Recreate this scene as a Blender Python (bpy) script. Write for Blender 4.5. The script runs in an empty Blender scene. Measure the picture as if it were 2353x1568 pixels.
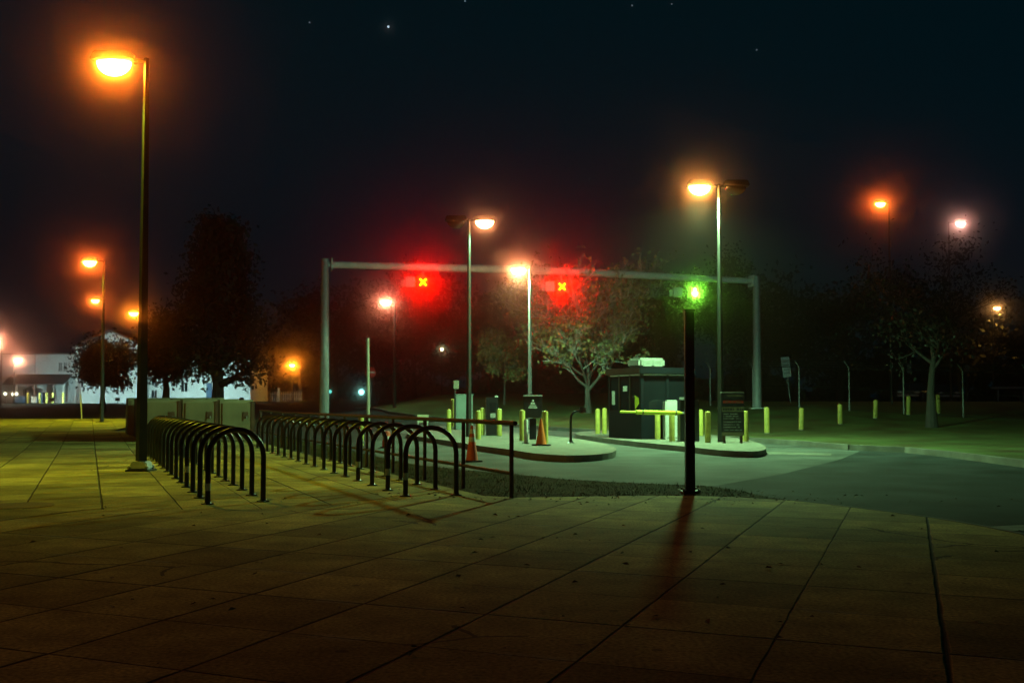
import bpy, bmesh, math, random
from mathutils import Vector, Matrix
from mathutils.geometry import tessellate_polygon
sc = bpy.context.scene
C = sc.collection
R = math.radians
# ------------------------------------------------------------------ camera calibration (photo measured at 2352 x 1568)
F = 35 / 36 * 2352
PITCH = R(2.1)
SHIFT = 141 - F * math.tan(PITCH)
EYE = 1.2
CP, SP = math.cos(PITCH), math.sin(PITCH)
def ray(px, py):
    t = (784 + SHIFT - py) / F
    return Vector(((px - 1176) / F, CP - t * SP, SP + t * CP))
def P(px, py, D):                       # the point seen at that pixel, D metres down the view
    d = ray(px, py); k = D / d.y
    return Vector((d.x * k, D, EYE + d.z * k))
def sm(t):
    t = max(0.0, min(1.0, t)); return t * t * (3 - 2 * t)
def H(x, y):                            # lie of the land
    hl = 1.45 * max(0, min(1, (y - 25) / 95))
    hc = 1.9 * sm((y - 40) / 38)
    hr = 1.25 * sm((y - 37) / 26)
    wl = sm((-x - 4) / 8); wr = sm((x - 8) / 8)
    return hc * (1 - wl) * (1 - wr) + hl * wl + hr * wr
def G(px, py):                          # ground point seen at that pixel
    d = ray(px, py); y = 3.0
    while y < 400:
        k = y / d.y
        if EYE + d.z * k <= H(d.x * k, y): break
        y += 0.25
    lo, hi = y - .25, y
    for _ in range(20):
        m = (lo + hi) / 2; k = m / d.y
        if EYE + d.z * k <= H(d.x * k, m): hi = m
        else: lo = m
    k = hi / d.y
    return Vector((d.x * k, hi, H(d.x * k, hi)))
def on(x, y, dz=0): return Vector((x, y, H(x, y) + dz))
TH = R(23)                              # the car park's own grid
U = Vector((-math.sin(TH), math.cos(TH), 0))   # along the lanes, away
V = Vector((math.cos(TH), math.sin(TH), 0))

# ------------------------------------------------------------------ materials
def mat(name, col, rough=.7, metal=0.0, var=.25, scale=6, bump=0.0, bscale=60, dirt=None, spec=.5):
    m = bpy.data.materials.new(name); m.use_nodes = True
    nt = m.node_tree; n = nt.nodes; l = nt.links; b = n['Principled BSDF']
    tc = n.new('ShaderNodeTexCoord')
    no = n.new('ShaderNodeTexNoise'); no.inputs['Scale'].default_value = scale; no.inputs['Detail'].default_value = 6
    l.new(tc.outputs['Object'], no.inputs['Vector'])
    r = n.new('ShaderNodeValToRGB')
    c0 = [c * (1 - var) for c in col]; c1 = [min(1, c * (1 + var)) for c in col]
    if dirt: c0 = dirt
    r.color_ramp.elements[0].position = .3; r.color_ramp.elements[1].position = .68
    r.color_ramp.elements[0].color = (*c0, 1); r.color_ramp.elements[1].color = (*c1, 1)
    l.new(no.outputs['Fac'], r.inputs['Fac']); l.new(r.outputs['Color'], b.inputs['Base Color'])
    b.inputs['Roughness'].default_value = rough; b.inputs['Metallic'].default_value = metal
    b.inputs['Specular IOR Level'].default_value = spec
    if bump:
        n2 = n.new('ShaderNodeTexNoise'); n2.inputs['Scale'].default_value = bscale; n2.inputs['Detail'].default_value = 4
        l.new(tc.outputs['Object'], n2.inputs['Vector'])
        bp = n.new('ShaderNodeBump'); bp.inputs['Strength'].default_value = bump; bp.inputs['Distance'].default_value = .02
        l.new(n2.outputs['Fac'], bp.inputs['Height']); l.new(bp.outputs['Normal'], b.inputs['Normal'])
    return m
def emit(name, col, s):
    m = bpy.data.materials.new(name); m.use_nodes = True
    b = m.node_tree.nodes['Principled BSDF']
    b.inputs['Base Color'].default_value = (.02, .02, .02, 1)
    b.inputs['Emission Color'].default_value = (*col, 1); b.inputs['Emission Strength'].default_value = s
    return m
def paving(name, ang, origin, s, col, joint):
    m = bpy.data.materials.new(name); m.use_nodes = True
    nt = m.node_tree; n = nt.nodes; l = nt.links; b = n['Principled BSDF']
    def math_(op, a, bb=None, c=None):
        x = n.new('ShaderNodeMath'); x.operation = op
        for i, v in enumerate((a, bb, c)):
            if v is None: continue
            if isinstance(v, (int, float)): x.inputs[i].default_value = v
            else: l.new(v, x.inputs[i])
        return x.outputs[0]
    def noise(scale, det=5, vec=None):
        x = n.new('ShaderNodeTexNoise'); x.inputs['Scale'].default_value = scale; x.inputs['Detail'].default_value = det
        l.new(vec or tc.outputs['Object'], x.inputs['Vector']); return x.outputs['Fac']
    tc = n.new('ShaderNodeTexCoord')
    mp = n.new('ShaderNodeMapping'); mp.vector_type = 'TEXTURE'
    mp.inputs['Location'].default_value = (origin[0], origin[1], 0); mp.inputs['Rotation'].default_value = (0, 0, ang)
    l.new(tc.outputs['Object'], mp.inputs['Vector'])
    sx = n.new('ShaderNodeSeparateXYZ'); l.new(mp.outputs['Vector'], sx.inputs[0])
    wob = math_('MULTIPLY', math_('SUBTRACT', noise(2.2, 6), .5), .018)
    masks, near = [], []
    ids = []
    for k, wbase in ((0, .0075), (1, .0058)):
        c = math_('ADD', sx.outputs[k], wob)
        d = math_('PINGPONG', c, s / 2)
        idl = math_('ROUND', math_('DIVIDE', c, s))
        wn = n.new('ShaderNodeTexWhiteNoise'); wn.noise_dimensions = '1D'
        l.new(math_('ADD', idl, 7.3 * k + 11), wn.inputs['W'])
        w = math_('MULTIPLY', math_('ADD', math_('MULTIPLY', wn.outputs['Value'], 1.1), .45), wbase)
        w = math_('MULTIPLY', w, math_('ADD', math_('MULTIPLY', noise(3.5, 3), 1.9), .15))
        mr = n.new('ShaderNodeMapRange'); mr.interpolation_type = 'SMOOTHSTEP'
        l.new(d, mr.inputs['Value']); l.new(math_('MULTIPLY', w, .4), mr.inputs['From Min']); l.new(math_('MULTIPLY', w, 1.7), mr.inputs['From Max'])
        mr.inputs['To Min'].default_value = 1; mr.inputs['To Max'].default_value = 0
        masks.append(mr.outputs[0])
        m2 = n.new('ShaderNodeMapRange'); l.new(d, m2.inputs['Value']); m2.inputs['From Max'].default_value = .07
        m2.inputs['To Min'].default_value = 1; m2.inputs['To Max'].default_value = 0; near.append(m2.outputs[0])
        ids.append(math_('FLOOR', math_('DIVIDE', c, s)))
    joint_m = math_('MAXIMUM', masks[0], masks[1])
    cb = n.new('ShaderNodeCombineXYZ'); l.new(ids[0], cb.inputs[0]); l.new(ids[1], cb.inputs[1])
    ws = n.new('ShaderNodeTexWhiteNoise'); ws.noise_dimensions = '2D'; l.new(cb.outputs[0], ws.inputs['Vector'])
    big = noise(.55, 6); mid = noise(3.0, 8); fine = noise(42, 6)
    val = math_('ADD', math_('MULTIPLY', ws.outputs['Value'], .5), .44)
    val = math_('MULTIPLY', val, math_('ADD', math_('MULTIPLY', big, 1.9), .1))
    val = math_('MULTIPLY', val, math_('ADD', math_('MULTIPLY', mid, 1.5), .25))
    val = math_('MULTIPLY', val, math_('ADD', math_('MULTIPLY', fine, 2.4), -.2))
    hs = n.new('ShaderNodeMix'); hs.data_type = 'RGBA'; hs.blend_type = 'MULTIPLY'; hs.inputs[0].default_value = 1
    hs.inputs[6].default_value = (*col, 1)
    cr = n.new('ShaderNodeCombineColor')
    for i in range(3): l.new(val, cr.inputs[i])
    l.new(cr.outputs[0], hs.inputs[7])
    gum = n.new('ShaderNodeTexVoronoi'); gum.inputs['Scale'].default_value = 1.9; gum.inputs['Randomness'].default_value = 1
    l.new(tc.outputs['Object'], gum.inputs['Vector'])
    gm = math_('MULTIPLY', math_('LESS_THAN', math_('ADD', gum.outputs['Distance'], math_('MULTIPLY', mid, .06)), .085), .55)
    mgm = n.new('ShaderNodeMix'); mgm.data_type = 'RGBA'
    l.new(gm, mgm.inputs[0]); l.new(hs.outputs[2], mgm.inputs[6]); mgm.inputs[7].default_value = (.04, .038, .03, 1); hs = mgm
    # pale grit along some joints
    grit = math_('MULTIPLY', near[1], math_('GREATER_THAN', math_('MULTIPLY', noise(1.6, 7), math_('ADD', noise(26, 3), .5)), .60))
    mg = n.new('ShaderNodeMix'); mg.data_type = 'RGBA'
    l.new(math_('MULTIPLY', grit, .45), mg.inputs[0]); l.new(hs.outputs[2], mg.inputs[6]); mg.inputs[7].default_value = (.42, .45, .33, 1)
    mx = n.new('ShaderNodeMix'); mx.data_type = 'RGBA'
    l.new(math_('MULTIPLY', joint_m, joint), mx.inputs[0]); l.new(mg.outputs[2], mx.inputs[6]); mx.inputs[7].default_value = (.012, .012, .009, 1)
    # hairline cracks
    vo = n.new('ShaderNodeTexVoronoi'); vo.feature = 'DISTANCE_TO_EDGE'; vo.inputs['Scale'].default_value = .42
    dv = n.new('ShaderNodeMix'); dv.data_type = 'VECTOR'; dv.inputs[0].default_value = .22
    nz = n.new('ShaderNodeTexNoise'); nz.inputs['Scale'].default_value = 1.7; nz.inputs['Detail'].default_value = 7
    l.new(tc.outputs['Object'], nz.inputs['Vector'])
    l.new(tc.outputs['Object'], dv.inputs[4]); l.new(nz.outputs['Color'], dv.inputs[5]); l.new(dv.outputs[1], vo.inputs['Vector'])
    crk = math_('MULTIPLY', math_('LESS_THAN', vo.outputs['Distance'], .004), math_('GREATER_THAN', noise(.35, 2), .56))
    mc = n.new('ShaderNodeMix'); mc.data_type = 'RGBA'
    l.new(math_('MULTIPLY', crk, .8), mc.inputs[0]); l.new(mx.outputs[2], mc.inputs[6]); mc.inputs[7].default_value = (.015, .014, .01, 1)
    l.new(mc.outputs[2], b.inputs['Base Color'])
    b.inputs['Roughness'].default_value = .9; b.inputs['Specular IOR Level'].default_value = .12
    hgt = math_('SUBTRACT', math_('MULTIPLY', math_('ADD', fine, mid), .35), math_('MULTIPLY', joint_m, 1.5))
    bp = n.new('ShaderNodeBump'); bp.inputs['Strength'].default_value = .9; bp.inputs['Distance'].default_value = .015
    l.new(hgt, bp.inputs['Height']); l.new(bp.outputs['Normal'], b.inputs['Normal'])
    return m

M = {
 'black_metal': mat('black_metal', (.010, .012, .016), .30, 0, .4, 14, .1, 90),
 'dark_pole': mat('dark_pole', (.022, .024, .022), .45, 0, .35, 5),
 'gantry_paint': mat('pale_gantry_paint', (.60, .64, .58), .5, 0, .15, 3),
 'ac': mat('off_white_casing', (.27, .29, .26), .6, 0, .15, 4),
 'litter': mat('dry_leaf', (.13, .085, .03), .8, 0, .6, 2),
 'galv': mat('galvanised_steel', (.33, .34, .33), .55, .25, .2, 4, .1, 40),
 'rail': mat('rusty_rail_paint', (.09, .055, .04), .42, .35, .55, 9, .15, 50),
 'yellow': mat('yellow_paint', (.52, .47, .09), .55, 0, .14, 7, .1, 60, dirt=(.36, .32, .07)),
 'orange': mat('orange_plastic', (.75, .17, .02), .5, 0, .2, 9),
 'redorange': mat('faded_red_plastic', (.62, .09, .03), .55, 0, .2, 9),
 'rubber': mat('black_rubber', (.02, .02, .02), .8, 0, .3, 12),
 'white': mat('white_paint', (.72, .74, .72), .55, 0, .12, 3),
 'siding': mat('white_siding', (.70, .72, .70), .7, 0, .10, .6),
 'roof': mat('grey_shingles', (.09, .09, .09), .85, 0, .3, 3),
 'glass': mat('dark_glass', (.01, .014, .018), .06, 0, .2, 1, spec=.8),
 'booth': mat('booth_paint', (.006, .010, .015), .6, 0, .25, 3, spec=.15),
 'bronze': mat('bronze_trim', (.06, .045, .035), .4, .5, .3, 5),
 'tan': mat('tan_locker_panel', (.23, .21, .12), .6, 0, .22, 2.2, .1, 20),
 'brown': mat('brown_edge_strip', (.11, .06, .035), .6, .2, .4, 6),
 'concrete': mat('concrete', (.19, .185, .155), .85, 0, .28, 3, .35, 55, spec=.12),
 'kerb': mat('kerb_concrete', (.15, .15, .125), .85, 0, .35, 2.5, .35, 45, spec=.1),
 'asphalt': mat('asphalt', (.036, .043, .044), .9, 0, .5, .9, .6, 120, spec=.08),
 'grass': mat('grass', (.06, .088, .03), .9, 0, .55, .7, .8, 30, dirt=(.06, .045, .022), spec=.06),
 'soil': mat('dry_soil', (.032, .032, .008), .95, 0, .7, 3.5, .9, 40, spec=.03),
 'blade': mat('grass_blade', (.055, .058, .010), .8, 0, .5, 3, spec=.08),
 'bark': mat('bark', (.05, .045, .04), .9, 0, .35, 5, .5, 25),
 'greybark': mat('grey_bark', (.11, .105, .09), .9, 0, .35, 5, .5, 25),  # trunk copy of the bark, darkened as if backlit
 'palebark': mat('pale_bark', (.46, .45, .40), .85, 0, .3, 5, .4, 25),  # twig copy of the bark, lightened as if lit by the lamp
 'leaf_dark': mat('dark_leaf', (.010, .017, .010), .6, 0, .5, 1.5),
 'leaf_warm': mat('autumn_leaf', (.026, .016, .008), .6, 0, .6, .9),
 'leaf_pale': mat('thin_yellow_leaf', (.30, .30, .11), .65, 0, .45, 1.8),
 'cabinet': mat('green_cabinet_paint', (.34, .44, .36), .5, 0, .12, 2),
 'pale': mat('pale_grey_paint', (.55, .58, .54), .5, 0, .12, 3),
 'navy': mat('dark_navy_paint', (.02, .025, .035), .4, 0, .3, 4),
 'red': mat('sign_red', (.5, .03, .02), .5, 0, .12, 5),
 'blue': mat('blue_paint', (.03, .10, .20), .5, 0, .2, 4),
 'gate_yellow': mat('gate_arm_foam', (.62, .68, .03), .6, 0, .10, 6),
 'beige_post': mat('weathered_beige_paint', (.42, .39, .25), .6, 0, .15, 3),
 'iron': mat('cast_iron', (.02, .02, .018), .6, .4, .4, 20, .4, 60),
 'carpaint': mat('dark_car_paint', (.02, .024, .03), .2, .3, .1, 3),
 'rubber_tyre': mat('tyre', (.015, .015, .015), .85, 0, .3, 10),
 'line': mat('worn_road_paint', (.12, .12, .09), .8, 0, .6, 5),
}
# ------------------------------------------------------------------ mesh builder
class MB:
    def __init__(s): s.v = []; s.f = []
    def add(s, vs, fs):
        o = len(s.v); s.v += [tuple(v) for v in vs]; s.f += [tuple(i + o for i in f) for f in fs]; return s
    def box(s, c, size, rz=0.0, rx=0.0, ry=0.0):
        c = Vector(c); m = Matrix.Rotation(rz, 3, 'Z') @ Matrix.Rotation(ry, 3, 'Y') @ Matrix.Rotation(rx, 3, 'X')
        x, y, z = (k / 2 for k in size)
        vs = [c + m @ Vector(p) for p in ((-x,-y,-z),(x,-y,-z),(x,y,-z),(-x,y,-z),(-x,-y,z),(x,-y,z),(x,y,z),(-x,y,z))]
        return s.add(vs, [(3,2,1,0),(4,5,6,7),(0,1,5,4),(1,2,6,5),(2,3,7,6),(3,0,4,7)])
    def tube(s, pts, rad, n=10, cap=True):
        pts = [Vector(p) for p in pts]
        if not isinstance(rad, (list, tuple)): rad = [rad] * len(pts)
        rings = []; up = None
        for i, p in enumerate(pts):
            t = (pts[min(i + 1, len(pts) - 1)] - pts[max(i - 1, 0)]).normalized()
            if up is None: up = Vector((1, 0, 0)) if abs(t.z) > .8 else Vector((0, 0, 1))
            a = t.cross(up).normalized(); b = a.cross(t).normalized(); up = b
            rings.append([p + (a * math.cos(k * 2 * math.pi / n) + b * math.sin(k * 2 * math.pi / n)) * rad[i] for k in range(n)])
        vs = [v for r in rings for v in r]; fs = []
        for i in range(len(pts) - 1):
            for k in range(n):
                k2 = (k + 1) % n
                fs.append((i*n + k, i*n + k2, (i+1)*n + k2, (i+1)*n + k))
        if cap: fs += [tuple(range(n - 1, -1, -1)), tuple((len(pts)-1)*n + k for k in range(n))]
        return s.add(vs, fs)
    def lathe(s, c, prof, n=20):           # prof: (radius, z) from bottom to top
        c = Vector(c); vs = []; fs = []
        for r, z in prof:
            for k in range(n):
                a = 2 * math.pi * k / n; vs.append(c + Vector((r * math.cos(a), r * math.sin(a), z)))
        for i in range(len(prof) - 1):
            for k in range(n):
                k2 = (k + 1) % n; fs.append((i*n+k, i*n+k2, (i+1)*n+k2, (i+1)*n+k))
        fs += [tuple(range(n-1, -1, -1)), tuple((len(prof)-1)*n + k for k in range(n))]
        return s.add(vs, fs)
    def ell(s, c, r, rz=0, nu=18, nv=10, v0=-1.0, v1=1.0):  # ellipsoid (part) between latitudes
        c = Vector(c); m = Matrix.Rotation(rz, 3, 'Z'); vs = []; fs = []
        for j in range(nv + 1):
            th = math.pi / 2 * (v0 + (v1 - v0) * j / nv)
            for k in range(nu):
                a = 2 * math.pi * k / nu
                vs.append(c + m @ Vector((r[0]*math.cos(th)*math.cos(a), r[1]*math.cos(th)*math.sin(a), r[2]*math.sin(th))))
        for j in range(nv):
            for k in range(nu):
                k2 = (k+1) % nu; fs.append((j*nu+k, j*nu+k2, (j+1)*nu+k2, (j+1)*nu+k))
        fs += [tuple(range(nu-1, -1, -1)), tuple(nv*nu+k for k in range(nu))]
        return s.add(vs, fs)
    def prism(s, poly, a, b):              # polygon of 3-D points swept from offset a to b (vectors)
        n = len(poly); vs = [Vector(p) + Vector(a) for p in poly] + [Vector(p) + Vector(b) for p in poly]
        fs = [tuple(range(n-1, -1, -1)), tuple(range(n, 2*n))] + [(i, (i+1) % n, n + (i+1) % n, n + i) for i in range(n)]
        return s.add(vs, fs)
    def build(s, name, m, parent=None, bevel=0.0, smooth=False):
        me = bpy.data.meshes.new(name); me.from_pydata(s.v, [], s.f); me.update()
        bm = bmesh.new(); bm.from_mesh(me)
        if bevel or len(s.f) < 4000:
            bmesh.ops.recalc_face_normals(bm, faces=bm.faces)
        if bevel:
            ed = [e for e in bm.edges if len(e.link_faces) == 2 and e.calc_face_angle(0) > .6]
            bmesh.ops.bevel(bm, geom=ed, offset=bevel, segments=2, affect='EDGES', clamp_overlap=True)
        bm.to_mesh(me); bm.free()
        if smooth:
            me.polygons.foreach_set('use_smooth', [True] * len(me.polygons))
            try: me.set_sharp_from_angle(angle=R(40))
            except Exception: pass
        me.materials.append(m if not isinstance(m, str) else M[m])
        o = bpy.data.objects.new(name, me); C.objects.link(o)
        if parent: o.parent = parent
        return o
def thing(name, label, cat, loc=(0, 0, 0), rz=0, group=None):
    o = bpy.data.objects.new(name, None); C.objects.link(o); o.location = loc; o.rotation_euler = (0, 0, rz)
    o.empty_display_size = .2
    return tag(o, label, cat, group)
def tag(o, label, cat, group=None):
    o['label'] = label; o['category'] = cat
    if group: o['group'] = group
    return o
def dup(root, loc, rz=None, label=None):
    c = root.copy(); C.objects.link(c); c.location = loc
    if rz is not None: c.rotation_euler = (0, 0, rz)
    if label: c['label'] = label
    for ch in root.children:
        d = ch.copy(); C.objects.link(d); d.parent = c
        for g in ch.children:
            e = g.copy(); C.objects.link(e); e.parent = d
    return c

# ------------------------------------------------------------------ the ground in sheets
XS = [x for x in range(-24, 25, 2)]; YS = [y for y in range(24, 123, 2)]
def sheet(name, poly, off, m, kind='structure', wall=0.0):
    bm = bmesh.new(); vs = [bm.verts.new((p[0], p[1], 0)) for p in poly]
    for tri in tessellate_polygon([[Vector((p[0], p[1], 0)) for p in poly]]):
        try: bm.faces.new([vs[i] for i in tri])
        except ValueError: pass
    x0, x1 = min(p[0] for p in poly), max(p[0] for p in poly); y0, y1 = min(p[1] for p in poly), max(p[1] for p in poly)
    for x in XS:
        if x0 < x < x1: bmesh.ops.bisect_plane(bm, geom=bm.verts[:] + bm.edges[:] + bm.faces[:], plane_co=(x, 0, 0), plane_no=(1, 0, 0))
    for y in YS:
        if y0 < y < y1: bmesh.ops.bisect_plane(bm, geom=bm.verts[:] + bm.edges[:] + bm.faces[:], plane_co=(0, y, 0), plane_no=(0, 1, 0))
    for v in bm.verts: v.co.z = H(v.co.x, v.co.y) + off
    if wall:
        be = [e for e in bm.edges if len(e.link_faces) == 1]
        r = bmesh.ops.extrude_edge_only(bm, edges=be)
        for g in r['geom']:
            if isinstance(g, bmesh.types.BMVert): g.co.z -= wall
    bmesh.ops.recalc_face_normals(bm, faces=bm.faces)
    if sum(f.normal.z * f.calc_area() for f in bm.faces) < 0: bmesh.ops.reverse_faces(bm, faces=bm.faces)
    me = bpy.data.meshes.new(name); bm.to_mesh(me); bm.free(); me.materials.append(M[m] if isinstance(m, str) else m)
    o = bpy.data.objects.new(name, me); C.objects.link(o); o['kind'] = kind
    return o
def g2(*pts): return [G(*p).xy for p in pts]
sheet('ground', [(-190, -14), (190, -14), (190, 172), (-190, 172)], -.30, 'grass')
sheet('road', [(-90, 3), (45, 3), (45, 70), (20, 116), (-90, 116)], -.08, 'asphalt')
org = G(1431, 1437)
M['apron'] = mat('lane_concrete', (.085, .095, .088), .9, 0, .42, .8, .4, 70, spec=.12)  # lighter road colour painted for lamplight pooling on the lanes
sheet('lane_apron', g2((880,1054),(1080,1082),(1300,1102),(1480,1111),(1640,1104),(1800,1078),(1930,1047),(1975,1029),(1850,1019),(1640,1004),(1365,990),(1228,981),(1010,962),(820,990)), -.0765, 'apron')
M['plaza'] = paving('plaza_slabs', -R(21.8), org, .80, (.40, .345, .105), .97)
org2 = G(415, 1165)
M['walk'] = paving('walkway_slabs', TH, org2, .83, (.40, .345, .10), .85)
edge = g2((2352,1228),(2250,1207),(2150,1190),(2050,1176),(1960,1165),(1880,1155),(1800,1147),(1700,1141),(1590,1138),(1450,1138),(1320,1140),(1180,1142),(1110,1138))
seam = Vector((-2.9, 11.3))
sheet('plaza', [(40, -10), (6.3, 4.5)] + edge + [seam, (-70, 11.3), (-70, -10)], 0, M['plaza'])
wall_end = edge[-1] + U.xy * 21.5
sheet('walkway', [edge[-1], wall_end, wall_end - V.xy * 4 + U.xy * 6, G(268, 974).xy + Vector((0, 6)), (-20, 51), (-70, 51), (-70, 11.3), seam], 0, M['walk'])
gfar = g2((1790,1144),(1700,1124),(1620,1113),(1500,1108),(1400,1104),(1300,1098),(1180,1086),(1080,1078),(960,1066),(890,1052),(800,1032),(700,1012),(640,1000))
sheet('grass_strip', edge[6:] + [edge[-1] + U.xy * 17] + gfar[::-1], -.015, 'soil')
# kerb along the plaza edge
kb = MB()
ke = edge[:8]
for i in range(len(ke) - 1):
    a, b = ke[i], ke[i + 1]; d = (b - a).normalized(); nrm = Vector((d.y, -d.x))
    if nrm.x < 0: nrm = -nrm
    n2 = nrm * .15
    kb.prism([(a.x, a.y, .004), (b.x, b.y, .004), (b.x + n2.x, b.y + n2.y, -.012), (a.x + n2.x, a.y + n2.y, -.012)], (0, 0, 0), (0, 0, -.16))
o = kb.build('kerb', 'kerb'); o['kind'] = 'structure'
# lawn beyond the lanes, with its kerb
lk = g2((2352,1062),(2200,1043),(2090,1032),(1960,1026),(1850,1017),(1760,1011),(1640,1003),(1500,996),(1365,989),(1228,980),(1100,969),(1010,960),(955,954),(900,947),(863,938),(817,933))
k0 = (lk[0] + (lk[0] - lk[1]).normalized() * 40)
LAWN = [k0] + lk + [(-30, 126), (-30, 170), (185, 170), (185, k0.y)]
sheet('lawn', LAWN, .05, 'grass')
def kerb_run(pts, wdt, top, drop, inward):
    k = MB()
    for i in range(len(pts) - 1):
        a, b = pts[i], pts[i + 1]; d = (b - a).normalized(); nn = Vector((-d.y, d.x)) * inward * wdt
        za, zb = H(a.x, a.y), H(b.x, b.y)
        k.prism([(a.x, a.y, za + top), (b.x, b.y, zb + top), (b.x + nn.x, b.y + nn.y, zb + top), (a.x + nn.x, a.y + nn.y, za + top)], (0, 0, 0), (0, 0, -drop))
    o = k.build('kerb', 'kerb'); o['kind'] = 'structure'; return o
kerb_run([k0] + lk, .16, .065, .2, 1)
sheet('parking_lot', [(34, 74), (34, 104), (140, 104), (140, 74)], .06, 'asphalt')
# islands
def island(name, pts, lift=.07):
    o = sheet(name, pts, lift, 'concrete', wall=.18); return o
def smooth_poly(pts, it=2):
    for _ in range(it):
        q = []
        for i in range(len(pts)):
            a, b = pts[i], pts[(i + 1) % len(pts)]; q += [a * .75 + b * .25, a * .25 + b * .75]
        pts = q
    return pts
island('traffic_island', smooth_poly(g2((925,1002),(1007,1013),(1097,1029),(1171,1038),(1224,1048),(1293,1053),(1362,1052),(1418,1044),(1412,1030),(1345,1014),(1240,1002),(1150,995),(1040,989),(950,990))))
island('traffic_island', smooth_poly(g2((1312,1001),(1380,1010),(1471,1021),(1568,1030),(1640,1039),(1700,1043),(1748,1043),(1765,1034),(1735,1018),(1680,1008),(1620,1002),(1540,997),(1450,992),(1340,993))))
# worn lane paint on the road
for pts in (((1760,1030),(1910,1034),(1908,1038),(1756,1035)), ((2260,1192),(2352,1188),(2352,1200),(2290,1202))):
    sheet('lane_marking', g2(*pts), -.076, 'line')

# grass blades on the strip and ragged tufts at its edges
random.seed(5)
poly = [Vector(p) for p in edge[6:] + [edge[-1] + U.xy * 17] + gfar[::-1]]
def inside(x, y):
    c = False; n = len(poly)
    for i in range(n):
        a, b = poly[i], poly[(i + 1) % n]
        if (a.y > y) != (b.y > y) and x < (b.x - a.x) * (y - a.y) / (b.y - a.y) + a.x: c = not c
    return c
gb = MB(); cnt = 0
while cnt < 14000:
    x = random.uniform(-7, 5.5); y = random.uniform(11.5, 28)
    if not inside(x, y) or random.random() > .35 + .65 * math.sin(x * 2.1 + math.sin(y * 1.7) * 2) ** 2: continue
    cnt += 1; a = random.uniform(0, 6.28); h = random.uniform(.02, .05) * (.5 + random.random() ** 2); w = random.uniform(.0025, .005)
    d = Vector((math.cos(a), math.sin(a), 0)); t = Vector((random.gauss(0, .55), random.gauss(0, .55), 1)) * h
    z = H(x, y) - .02; p = Vector((x, y, z))
    gb.add([p - d * w, p + d * w, p + t], [(0, 1, 2)])
o = gb.build('grass', 'blade'); o['kind'] = 'stuff'

lt = MB(); rl_ = random.Random(9)
for i in range(420):
    if i < 160: x, y = rl_.uniform(-5, 5), rl_.uniform(4.5, 11)
    else:
        a_ = rl_.choice(edge[6:]); x, y = a_.x + rl_.gauss(0, 1.2), a_.y + rl_.gauss(-.1, .5)
    a = rl_.uniform(0, 6.28); w = rl_.uniform(.012, .034); z = H(x, y) + .006
    dx, dy = math.cos(a) * w, math.sin(a) * w
    lt.add([(x - dx, y - dy, z), (x + dy * .5, y - dx * .5, z + w * rl_.uniform(0, .7)), (x + dx, y + dy, z + w * .2), (x - dy * .5, y + dx * .5, z + w * rl_.uniform(0, .7))], [(0, 1, 2, 3)])
o = lt.build('leaf_litter', 'litter'); o['kind'] = 'stuff'
# ------------------------------------------------------------------ bike racks
def hoop_mesh():
    w, h, r = .33, .88, .033
    pts = [(-w, 0, .01), (-w, 0, h - w)]
    for k in range(1, 12):
        a = math.pi - math.pi * k / 12; pts.append((w * math.cos(a), 0, h - w + w * math.sin(a)))
    pts += [(w, 0, h - w), (w, 0, .01)]
    return MB().tube(pts, r, 12)
rack = thing('bike_rack', 'x', 'bike rack', group='black hoop bike racks')
hoop_mesh().build('hoop', 'black_metal', rack, smooth=True)
for s in (-1, 1):
    fl = MB().lathe((s * .33, 0, 0), [(.075, .002), (.075, .012), (.045, .018), (.036, .03)], 16).build('base_flange', 'black_metal', rack)
ordinal = ['first', 'second', 'third', 'fourth', 'fifth', 'sixth', 'seventh', 'eighth', 'ninth', 'tenth', 'eleventh', 'twelfth', 'thirteenth', 'fourteenth', 'fifteenth', 'sixteenth', 'seventeenth', 'eighteenth', 'nineteenth']
def row(a_px, dxy, n, rz, where, first):
    a = G(*a_px)
    for i in range(n):
        p = a + Vector((dxy[0] * i, dxy[1] * i, 0)); p = on(p.x, p.y)
        if i == 0: lab = f'nearest hoop bike rack of the row {where}'
        elif i == n - 1: lab = f'farthest hoop bike rack of the row {where}'
        else: lab = f'{ordinal[i]} hoop bike rack from the near end of row {where}'
        r = rz + random.uniform(-.03, .03)
        if first and i == 0: rack.location = p; rack.rotation_euler = (0, 0, r); rack['label'] = lab
        else: dup(rack, p, r, lab)
random.seed(3)
row((541.5, 1154.5), (-.345, .80), 15, R(30), 'beside the tall lamp post', True)
row((990, 1138), (-.335, .845), 17, R(14), 'beside the pipe railing', False)

for o in list(bpy.data.objects):          # worn pale stickers low on a few legs
    if o.name in ('bike_rack', 'bike_rack.003', 'bike_rack.015', 'bike_rack.016', 'bike_rack.018'):
        z = .16 + .05 * (len(o.name) % 3)
        MB().lathe((-.33, 0, z), [(.0335, 0), (.0342, .004), (.0342, .085), (.0335, .09)], 14).build('sticker_band', 'pale', o)
# ------------------------------------------------------------------ pipe railing
p0 = G(1175, 1143); rl = thing('pipe_railing', 'rusty brown pipe railing with many posts running beside the bike racks', 'railing', (p0.x, p0.y, 0))
rd = Vector((-.40, .917, 0)).normalized(); step = 1.72
tops, lows, mids = [], [], []
for i in range(12):
    q = rd * step * i; z = H(p0.x + q.x, p0.y + q.y)
    MB().tube([q + Vector((0, 0, z - .05)), q + Vector((0, 0, z + .93))], .029, 10).build('post', 'rail', rl, smooth=True)
    tops.append(q + Vector((0, 0, z + .945))); lows.append(q + Vector((0, 0, z + .31)))
tops.insert(0, tops[0] - rd * .12)
MB().tube(tops, .031, 10).build('top_rail', 'rail', rl, smooth=True)
MB().tube(lows, .024, 10).build('lower_rail', 'rail', rl, smooth=True)

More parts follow.
